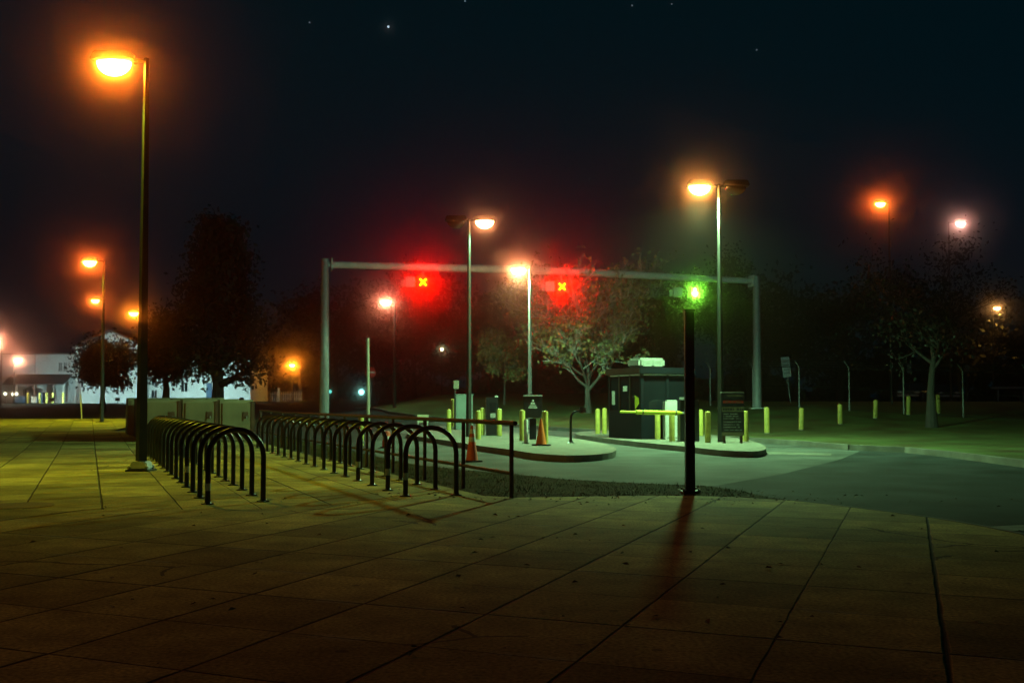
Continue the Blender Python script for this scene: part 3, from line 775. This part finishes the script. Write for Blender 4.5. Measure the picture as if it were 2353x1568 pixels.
# ------------------------------------------------------------------ trees
def leafquad(mb, p, s, rnd):
    a = Vector((rnd.gauss(0, 1), rnd.gauss(0, 1), rnd.gauss(0, .7))).normalized()
    b = a.orthogonal().normalized(); b = (Matrix.Rotation(rnd.uniform(0, 6.28), 3, a) @ b); c = a.cross(b)
    w = s * rnd.uniform(.6, 1.2)
    mb.add([p - b*w, p + c*w*.55, p + b*w, p - c*w*.55], [(0, 1, 2, 3)])
def tree(name, label, base, height, rx, crown_lo, nleaf, lsize, barkm, leafm, seed, trunk_r=.16, levels=3, limbs=7, group=None, shape='round', bias=(0, 0), clump=.35, twig_r=.012, twigm=None):
    rnd = random.Random(seed)
    t = thing(name, label, 'tree', base, 0, group)
    tk = MB(); tw = MB(); ends = []
    cz = (height + crown_lo) / 2; rz = (height - crown_lo) / 2
    def rad_at(z):
        u = (z - crown_lo) / (height - crown_lo)
        if shape == 'cone': return rx * max(.05, (1 - u) ** .8) * min(1, .55 + u * 4)
        return rx * math.sqrt(max(.02, 1 - ((z - cz) / rz) ** 2))
    def grow(p, d, L, r, lev):
        n = 4; pts = [p]; rs = [r]; q = p.copy(); dd = d.copy()
        for i in range(n):
            dd = (dd + Vector((rnd.gauss(0, .16), rnd.gauss(0, .16), rnd.gauss(.05, .10)))).normalized()
            q = q + dd * L / n
            pts.append(q.copy()); rs.append(r * (1 - .72 * (i + 1) / n))
        (tw if twigm and lev >= 1 else tk).tube(pts, rs, 7 if lev == 0 else 5 if lev == 1 else 3, cap=False)
        if lev >= levels - 1:
            ends.extend(pts[2:])
            return
        kids = (6 if lev == 0 else 5)
        for k in range(kids):
            f = .35 + .65 * (k + rnd.random()) / kids
            i = min(n - 1, int(f * n)); pp = pts[i].lerp(pts[i+1], f * n - i)
            sd = Vector((rnd.gauss(0, 1), rnd.gauss(0, 1), rnd.gauss(.15, .5))).normalized()
            nd = (dd * .75 + sd * .8).normalized()
            grow(pp, nd, L * rnd.uniform(.42, .62), max(twig_r, rs[i] * .6), lev + 1)
    tops = crown_lo + (height - crown_lo) * (.9 if shape == 'cone' else .55)
    tp = [Vector((0, 0, -.15))]; tr = [trunk_r * 1.4]
    for i in range(1, 7):
        z = tops * i / 6; tp.append(Vector((rnd.gauss(0, .05) * i/3, rnd.gauss(0, .05) * i/3, z))); tr.append(trunk_r * (1 - .75 * i / 6))
    tr[1] = trunk_r
    tk.tube(tp, tr, 10, cap=False)
    for k in range(limbs):
        f = (k + rnd.random() * .8) / limbs
        z = crown_lo * .95 + (tops - crown_lo * .95) * f
        a = k * 2.4 + rnd.uniform(-.4, .4)
        target = Vector((math.cos(a), math.sin(a), 0)) * rx
        L = rad_at(max(z + .3, crown_lo + .2 * rz)) * rnd.uniform(.75, 1.05)
        up = .35 if shape == 'cone' else rnd.uniform(.35, 1.3)
        i = min(5, int(z / tops * 6)); pp = tp[i].lerp(tp[i+1], z / tops * 6 - i)
        d = Vector((math.cos(a) + bias[0], math.sin(a) + bias[1], up)).normalized()
        grow(pp, d, L, tr[i] * .62, 0)
    tk.build('trunk', barkm, t)
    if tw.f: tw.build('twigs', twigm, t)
    cr = MB()
    per = max(1, nleaf // max(1, len(ends)))
    for e in ends:
        den = rnd.random() * 2
        for _ in range(int(per * den + rnd.random())):
            p = e + Vector((rnd.gauss(0, clump), rnd.gauss(0, clump), rnd.gauss(0, clump * .8)))
            if p.z > crown_lo * .75: leafquad(cr, p, lsize, rnd)
    if cr.f: cr.build('crown', leafm, t)
    return t
b = G(1350, 950); k = b.y / F
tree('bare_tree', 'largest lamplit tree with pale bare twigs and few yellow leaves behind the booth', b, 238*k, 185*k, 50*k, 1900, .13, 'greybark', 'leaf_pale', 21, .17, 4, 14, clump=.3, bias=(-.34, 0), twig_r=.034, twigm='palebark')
b = G(1158, 931); k = b.y / F
tree('bare_tree', 'small lamplit bare tree left of the lamp behind the ticket machine', b, 158*k, 66*k, 58*k, 420, .12, 'greybark', 'leaf_pale', 8, .07, 4, 8, clump=.18, twig_r=.026, twigm='palebark')
b = G(2140, 984); k = b.y / F
tree('lawn_tree', 'large dark tree with a wide crown standing on the right lawn', b, 330*k, 175*k, 140*k, 3000, .10, 'bark', 'leaf_dark', 4, .20, 3, 10, clump=.45, bias=(-.3, 0))
def far(px, D, ytop, wpx, ylow, seed, leafm='leaf_dark', shape='round', nleaf=4200, ls=.2, lab='', name='dark_tree', grp='dark trees beyond the road', limbs=9, clump=.6):
    x = P(px, 900, D).x; z0 = H(x, D); k = D / F
    h = P(px, ytop, D).z - z0; lo = max(.6, P(px, ylow, D).z - z0)
    return tree(name, lab, (x, D, z0), h, wpx/2*k, lo, nleaf, ls, 'bark', leafm, seed, .16 + h*.012, 3, limbs, grp, shape, clump=clump)
far(236, 66, 815, 120, 893, 31, lab='round clipped dark tree in front of the white building', nleaf=9000, ls=.14, grp=None, clump=.34, limbs=16)
far(500, 57, 480, 225, 885, 32, shape='cone', lab='tall broad dark evergreen hiding the white building', nleaf=15000, ls=.16, grp=None, limbs=26, clump=.5, name='evergreen_tree')
far(382, 59, 690, 105, 880, 33, leafm='leaf_warm', lab='brownish tree just right of the tallest near lamp post', nleaf=6500, ls=.14, grp=None, clump=.45, limbs=12)
far(1650, 76, 650, 240, 800, 34, leafm='leaf_dark', lab='dark tree behind the green signal and the right gantry post', nleaf=6000, ls=.16, grp=None, clump=.5, limbs=12)
far(1500, 74, 720, 200, 840, 35, leafm='leaf_warm', lab='reddish autumn tree behind the booth roof', nleaf=5000, ls=.16, grp=None, clump=.5)
bgl = ['tall dark tree beyond the road', 'broad dark tree beyond the road']
spec = [(690, 118, 690), (770, 100, 650), (860, 92, 700), (950, 96, 660), (1040, 100, 720), (1130, 95, 690), (1230, 100, 660), (1400, 98, 640), (1720, 92, 640), (1830, 96, 690), (1930, 90, 640), (2060, 100, 650), (2200, 96, 690), (2350, 120, 700)]
nm = ['left of the grey gantry post', 'behind the left gantry post', 'behind the no entry sign', 'behind the left red signal', 'right of the left red signal', 'behind the small bare tree', 'behind the ticket machine lamp', 'behind the largest bare tree', 'behind the right gantry post', 'behind the white lawn sign', 'behind the bent fence posts', 'left behind the lawn tree', 'right behind the lawn tree', 'at the right frame edge']
for i, (px, D, yt) in enumerate(spec):
    far(px, D, yt + (-20 if i % 2 else 10), 190 + (i * 37) % 60, 880, 50 + i, 'leaf_dark' if i % 3 else 'leaf_warm', nleaf=3200, ls=.28, lab=f'dark woodland tree standing {nm[i]}', clump=.9)

wd = MB(); rw = random.Random(77)
for i in range(16000):
    x = rw.uniform(-34, 150); y = rw.uniform(124, 142); top = 4.5 + 2.5 * math.sin(x * .13) + 1.6 * math.sin(x * .41 + 1)
    leafquad(wd, Vector((x, y, H(x, y) + max(0, top) * rw.random() ** .8)), .75, rw)
o = wd.build('woodland', 'leaf_dark'); o['kind'] = 'stuff'
# ------------------------------------------------------------------ white building
D = 108
def bx(px): return P(px, 900, D).x
def bz(py): return P(1176, py, D).z
zb = H(bx(200), D) - .1
t = thing('white_building', 'white two storey building with gable and lean-to roof at the far left', 'building')
def wallbox(nm, x0, x1, y0, y1, d0, d1, m, parent, bev=0):
    return MB().box(((bx(x0)+bx(x1))/2, D + (d0+d1)/2, (bz(y0)+bz(y1))/2), (abs(bx(x1)-bx(x0)), d1-d0, abs(bz(y0)-bz(y1)))).build(nm, m, parent, bevel=bev)
def siding(name, x0, x1, y0, y1, d, m='siding'):      # lapped boards
    q = MB(); z = zb if y1 is None else bz(y1); z1 = bz(y0)
    xa, xb = bx(x0), bx(x1)
    while z < z1 - .02:
        h = min(.22, z1 - z)
        q.prism([(xa, D+d, z), (xa, D+d-.035, z), (xa, D+d-.01, z+h), (xa, D+d, z+h)], (0, 0, 0), (xb-xa, 0, 0)); z += .22
    return q.build(name, m, t)
wallbox('wing_block', -60, 186, 814, 922, .02, 8, 'siding', t)
siding('siding', -60, 186, 815, None, 0)
wallbox('roof_edge', -62, 188, 810.5, 814, -.15, 8.1, 'roof', t)
ap = [(bx(186), D, zb), (bx(346), D, zb), (bx(346), D, bz(800)), (bx(266), D, bz(764)), (bx(186), D, bz(800))]
q = MB(); q.prism(ap, (0, -1.5, 0), (0, 9, 0)); q.build('gable_block', 'siding', t)
q = MB()
for (xa, ya, xb, yb) in ((180, 803, 266, 763.5), (266, 763.5, 352, 803)):
    q.prism([(bx(xa), D, bz(ya)+.02), (bx(xb), D, bz(yb)+.02), (bx(xb), D, bz(yb)+.2), (bx(xa), D, bz(ya)+.2)], (0, -1.8, 0), (0, 9.2, 0))
rf = q.build('gable_roof', 'roof', t)
wallbox('chimney', 322, 327, 770, 792, 2, 2.6, 'white', rf)
wallbox('long_block', 346, 578, 826, 922, -.5, 7, 'siding', t)
siding('siding', 346, 578, 827, None, -.52)
q = MB(); q.prism([(bx(342), D-1, bz(827)), (bx(342), D+3.2, bz(790)), (bx(342), D+7.4, bz(827)), (bx(342), D+3.2, bz(794))], (0, 0, 0), (bx(582)-bx(342), 0, 0)); q.build('long_roof', 'roof', t)
q = MB(); xa = bx(28); xb = bx(166)
q.prism([(xa, D-2.2, bz(882)), (xa, D-.05, bz(859)), (xa, D-.05, bz(862)), (xa, D-2.2, bz(884.5))], (0, 0, 0), (xb-xa, 0, 0)); q.build('lean_to_roof', 'roof', t)
for x in (22, 60, 100, 143, 166): wallbox('porch_post', x-1.6, x+1.6, 883, 921, -2.15, -1.95, 'white', t)
def window(x0, x1, y0, y1, d):
    f = wallbox('window', x0, x1, y0, y1, d-.06, d, 'glass', t)
    q = MB(); w = .09
    xa, xb, za, zc = bx(x0), bx(x1), bz(y1), bz(y0)
    for c, s in ((((xa+xb)/2, D+d-.05, za), (xb-xa+.2, .09, w)), (((xa+xb)/2, D+d-.05, zc), (xb-xa+.2, .09, w)), ((xa, D+d-.05, (za+zc)/2), (w, .09, zc-za)), ((xb, D+d-.05, (za+zc)/2), (w, .09, zc-za)), (((xa+xb)/2, D+d-.075, (za+zc)/2), (.06, .05, zc-za))): q.box(c, s)
    q.build('frame', 'white', f)
window(134, 143, 832, 853, 0); window(145.5, 154, 832, 853, 0); window(119, 129, 893, 913, 0); window(53, 61, 893, 918, 0)
window(352, 366, 866, 886, -.55); window(570, 576, 885, 905, -.55); window(215, 232, 825, 850, -1.56); window(290, 306, 825, 850, -1.56); window(420, 436, 880, 900, -.55); window(352, 366, 895, 914, -.55)
wallbox('door', 478, 490, 880, 920, -.62, -.56, 'blue', t)
wallbox('downpipe', 79, 80.6, 813, 858, -.12, -.04, 'galv', t)
def added_flood(px, d, e, col, label):  # unseen ground lamps added to brighten the white walls
    b = P(px, 915, D + d); b.z = H(b.x, b.y); f = thing('flood_light', label, 'added flood light', b, 0, 'added ground flood lights before the white building')
    MB().tube([(0, 0, -.1), (0, 0, .3)], .04, 8).build('stake', 'dark_pole', f)
    h = MB().box((0, 0, .42), (.42, .22, .30), 0, R(20)).build('housing', 'dark_pole', f, bevel=.02)
    MB().box((0, .125, .465), (.34, .01, .22), 0, R(20)).build('lens', emit('flood_lens', (.85, 1, .95), 12), h)
    spot('flood_beam', (0, .3, .6), e, col, 125, .7, f, tilt=(0, 1, .22), rad=.15)
added_flood(390, -7, 1500, (.86, 1, .78), 'added left flood light aimed at the white building behind the trees')
added_flood(470, -6, 1500, (.86, 1, .78), 'added middle flood light aimed at the white building behind the evergreen')
added_flood(555, -6, 1500, (.86, 1, .82), 'added right flood light aimed at the end of the white building')
added_flood(270, -9, 3600, (.86, 1, .80), 'added flood light aimed at the gable behind the round tree')
added_flood(120, -9, 3200, (.85, 1, .82), 'added flood light aimed at the flat roofed wing left of the round tree')
for i, x in enumerate((12, 30, 38)):
    p = P(x, 904 + i % 2, D - 4); f = thing('porch_light', ['porch light at the left end of the porch', 'middle porch light by the porch post', 'porch light right of the porch post'][i], 'lamp', p, group='small lit porch lights')
    MB().ell((0, 0, 0), (.16, .16, .16), 0, 12, 8).build('globe', emit('porch_globe', (1, .8, .5), 9), f)
    MB().tube([(0, 0, -.12), (0, 0, H(p.x, p.y) - p.z)], .03, 6).build('stem', 'dark_pole', f)
for i, x in enumerate((64, 91, 107, 121, 145)):
    yb = 916; b = P(x, yb, D - 6); b.z = H(b.x, b.y)
    t2 = thing('bollard', ['yellow bollard at the left end before the white building', 'second yellow bollard before the white building by a blue bin', 'third yellow bollard before the white building right of the blue bin', 'fourth yellow bollard before the lean-to window', 'rightmost yellow bollard before the white building porch'][i], 'bollard', b, 0, 'bollards before the white building')
    MB().lathe((0, 0, 0), [(.12, 0), (.12, 1.0), (.08, 1.1)], 12).build('bollard_post', 'yellow', t2)
for i, (x, w, h, m, lab) in enumerate(((97, 12, 22, 'blue', 'tall dark blue bin against the white building'), (50, 26, 14, 'blue', 'low blue skip before the white building porch'), (83, 13, 13, 'white', 'white crate left of the tall blue bin'))):
    b = P(x, 917, D - 4.5); b.z = H(b.x, b.y); k = b.y / F
    t2 = thing(['waste_bin', 'skip', 'crate'][i], lab, ['bin', 'skip', 'crate'][i], b)
    q = MB(); q.prism([(-w/2*k*.92, -.5, 0), (w/2*k*.92, -.5, 0), (w/2*k, -.5, h*k), (-w/2*k, -.5, h*k)], (0, 0, 0), (0, 1.0, 0)); q.build('body', m, t2, bevel=.03)
    MB().box((0, 0, h*k+.03), (w*k+.06, 1.08, .07)).build('lid', m, t2, bevel=.02)

# gate posts and fence between building and lantern
for i, x in enumerate((590, 600, 612, 640)):
    b = P(x, 916, 116); b.z = H(b.x, b.y); k = 116 / F
    t2 = thing('gate_post', ['first pale gate post right of the white building', 'second pale gate post right of the white building', 'third pale gate post right of the white building', 'tall pale gate post left of the orange lantern'][i], 'post', b)
    hh = (18 if i < 3 else 30) * k
    MB().box((0, 0, hh/2), (.25, .25, hh)).build('shaft', 'pale', t2, bevel=.02); MB().box((0, 0, hh+.03), (.32, .32, .06)).build('cap', 'pale', t2)
q0 = P(585, 916, 117); fz = H(q0.x, 117)
fn = thing('picket_fence', 'low pale picket fence right of the white building', 'fence', (q0.x, 117, fz)); pk = MB()
for i in range(22): pk.box((i * .26, 0, .55), (.10, .03, 1.1))
pk.build('pickets', 'pale', fn); MB().box((2.7, .03, .85), (5.8, .03, .08)).build('rail', 'pale', fn); MB().box((2.7, .03, .3), (5.8, .03, .08)).build('rail', 'pale', fn)

# ------------------------------------------------------------------ fence with bent posts at the right
a = G(1718, 938); bpt = G(1836, 938); cpt = G(1951, 945); dv = (cpt - bpt); dv.z = 0
fn = thing('security_fence', 'dark security fence with bent barbed wire posts behind the lawn', 'fence')
fp = []
for i in range(-2, 7):
    x, y = bpt.x + dv.x * i, bpt.y + dv.y * i; z = H(x, y); fp.append((x, y, z))
    MB().tube([(x, y, z - .1), (x, y, z + 2.25), (x - .28, y - .1, z + 2.62)], [.038, .034, .025], 8).build('post', 'galv', fn)
for hgt, off in ((2.25, 0), (2.38, .1), (2.5, .19), (2.6, .27), (1.2, 0), (.12, 0)):
    MB().tube([(x - off, y - off * .36, z + hgt) for x, y, z in fp], .012 if hgt > 2.3 or hgt < 2 else .022, 5).build('wire', 'dark_pole', fn)
# parked car far right and guard rail
def car(px, D, rz, label):
    x = P(px, 900, D).x; t = thing('parked_car', label, 'car', (x, D, H(x, D) + .06), rz)
    sec = [(-2.2, .35), (-2.15, .75), (-1.3, .92), (-.75, 1.38), (.75, 1.40), (1.45, .98), (2.2, .85), (2.25, .4)]
    q = MB(); q.prism([(a_, -.85, z) for a_, z in sec], (0, 0, 0), (0, 1.7, 0)); bo = q.build('body', 'carpaint', t, bevel=.08, smooth=True)
    q = MB(); q.prism([(-1.15, -.87, .95), (-.7, -.87, 1.31), (.7, -.87, 1.33), (1.25, -.87, .98)], (0, 0, 0), (0, 1.74, 0)); q.build('side_windows', 'glass', t)
    q = MB(); q.prism([(-1.335, -.72, .97), (-.80, -.66, 1.35), (-.80, .66, 1.35), (-1.335, .72, .97)], (-.015, 0, .012), (-.03, 0, .02)); q.build('windscreen', 'glass', t)
    for sx in (-1.4, 1.35):
        for sy in (-.82, .82):
            w = MB().tube([(sx, sy - .1, .33), (sx, sy + .1, .33)], .33, 20).build('wheel', 'rubber_tyre', t)
            MB().tube([(sx, sy - .11, .33), (sx, sy + .11, .33)], .19, 14).build('rim', 'galv', w)
    for sy in (-.6, .6): MB().ell((-2.17, sy, .68), (.06, .2, .09), 0, 12, 6).build('headlight', 'pale', t)
    MB().box((-2.2, 0, .45), (.1, 1.5, .16)).build('bumper', 'galv', t, bevel=.02)
    return t
car(2096, 76, R(60), 'dark parked car showing one glint left of the lawn tree trunk')
car(2170, 82, R(75), 'dark parked car barely visible right of the lawn tree trunk')
x0 = P(2290, 887, 78); t = thing('guard_rail', 'pale horizontal guard rail at the far right edge', 'guard rail', (x0.x, 78, H(x0.x, 78)))
MB().box((4, 0, P(2290, 887, 78).z - H(x0.x, 78) - .1), (9, .06, .22)).build('rail', 'galv', t, bevel=.03)
for i in range(5): MB().box((i * 2 + .1, .08, .6), (.1, .1, 1.3)).build('post', 'galv', t)
# stone sign / low wall on the bank
b = G(960, 911); k = b.y / F
t = thing('low_wall', 'low brownish wall on top of the grassy bank', 'wall', (b.x, b.y, b.z))
MB().box((0, 0, 8*k), (46*k, .5, 18*k)).build('wall_panel', 'brown', t, bevel=.02); MB().box((13*k, 0, 8*k), (34*k, .6, 15*k)).build('end_panel', 'tan', t, bevel=.02)
# distant lights
def farlight(px, py, D, r, col, s, label, hgt=True):
    p = P(px, py, D); t = thing('distant_light', label, 'light', p)
    MB().ell((0, 0, 0), (r, r, r), 0, 14, 8).build('globe', emit('far_light', col, s), t)
    z = H(p.x, p.y) - p.z
    MB().tube([(0, .05, z - .1), (0, .05, .0)], .05, 6).build('pole', 'dark_pole', t)
    MB().box((0, .08, r + .04), (.3, .3, .08)).build('hood', 'dark_pole', t)
farlight(1015, 802, 84, .13, (1, .85, .45), 14, 'tiny yellowish light among the dark trees')
farlight(830, 900, 118, .34, (.35, 1, .85), 9, 'cyan green light low behind the beige pole')
farlight(758, 899, 118, .2, (.2, 1, .75), 2.5, 'small green light right of the left gantry post')
# stars
for i, (x, y, r, s) in enumerate(((892, 62, 1.0, 2.2), (1068, 3, .7, .5), (1452, 13, .7, .35), (1543, 10, .7, .22), (1738, 115, .7, .3), (711, 52, .7, .3), (1354, 412, .7, .25))):
    p = P(x, y, 900)
    o = MB().ell(p, (r, r, r), 0, 10, 6).build('star', emit('starlight', (.85, .93, 1), s))
    tag(o, 'brightest star high in the sky between the lamps' if i == 0 else 'faint star in the dark night sky', 'star', None if i == 0 else 'faint stars in the night sky')

# ------------------------------------------------------------------ haze volume added to form the lamp halos
hz = MB().box((0, 78, 14.5), (400, 200, 31)).build('haze', mat('air_placeholder', (1, 1, 1)))
hm = bpy.data.materials.new('night_air'); hm.use_nodes = True; nt = hm.node_tree; nt.nodes.clear()
out = nt.nodes.new('ShaderNodeOutputMaterial'); add = nt.nodes.new('ShaderNodeAddShader')
for k, (den, g, col) in enumerate(((.0046, .992, (1, .42, .22)), (.0058, .996, (1, .92, .85)))):  # warm tint and narrow scatter shape the glow round the lamps
    pv = nt.nodes.new('ShaderNodeVolumePrincipled')
    pv.inputs['Density'].default_value = den; pv.inputs['Anisotropy'].default_value = g; pv.inputs['Color'].default_value = (*col, 1)
    pv.inputs['Absorption Color'].default_value = (1, 1, 1, 1); nt.links.new(pv.outputs[0], add.inputs[k])
nt.links.new(add.outputs[0], out.inputs['Volume']); hz.data.materials.clear(); hz.data.materials.append(hm); hz['kind'] = 'stuff'

# ------------------------------------------------------------------ world
w = bpy.data.worlds.new('World'); sc.world = w; w.use_nodes = True; nt = w.node_tree
bg = nt.nodes['Background']
sky = nt.nodes.new('ShaderNodeTexSky'); sky.sky_type = 'NISHITA'; sky.sun_disc = False; sky.sun_elevation = R(-6); sky.sun_rotation = R(20)
nt.links.new(sky.outputs[0], bg.inputs[0]); bg.inputs[1].default_value = .05
bg2 = nt.nodes.new('ShaderNodeBackground'); bg2.inputs[0].default_value = (.00003, .0052, .0074, 1); bg2.inputs[1].default_value = 1.6
ad = nt.nodes.new('ShaderNodeAddShader'); nt.links.new(bg.outputs[0], ad.inputs[0]); nt.links.new(bg2.outputs[0], ad.inputs[1])
nt.links.new(ad.outputs[0], nt.nodes['World Output'].inputs[0])

# ------------------------------------------------------------------ camera and render
cam = bpy.data.cameras.new('camera'); co = bpy.data.objects.new('camera', cam); C.objects.link(co); sc.camera = co
cam.lens = 35; cam.sensor_width = 36; co.location = (0, 0, EYE); co.rotation_euler = (R(90) + PITCH, 0, 0); cam.shift_y = SHIFT / 2352
cam.clip_end = 3000; cam.clip_start = .05
sc.view_settings.view_transform = 'Standard'; sc.view_settings.look = 'None'; sc.view_settings.exposure = -.5; sc.view_settings.gamma = 1
sc.cycles.use_denoising = True; sc.cycles.max_bounces = 5; sc.cycles.volume_bounces = 0
sc.cycles.diffuse_bounces = 2; sc.cycles.glossy_bounces = 3; sc.cycles.sample_clamp_indirect = 4
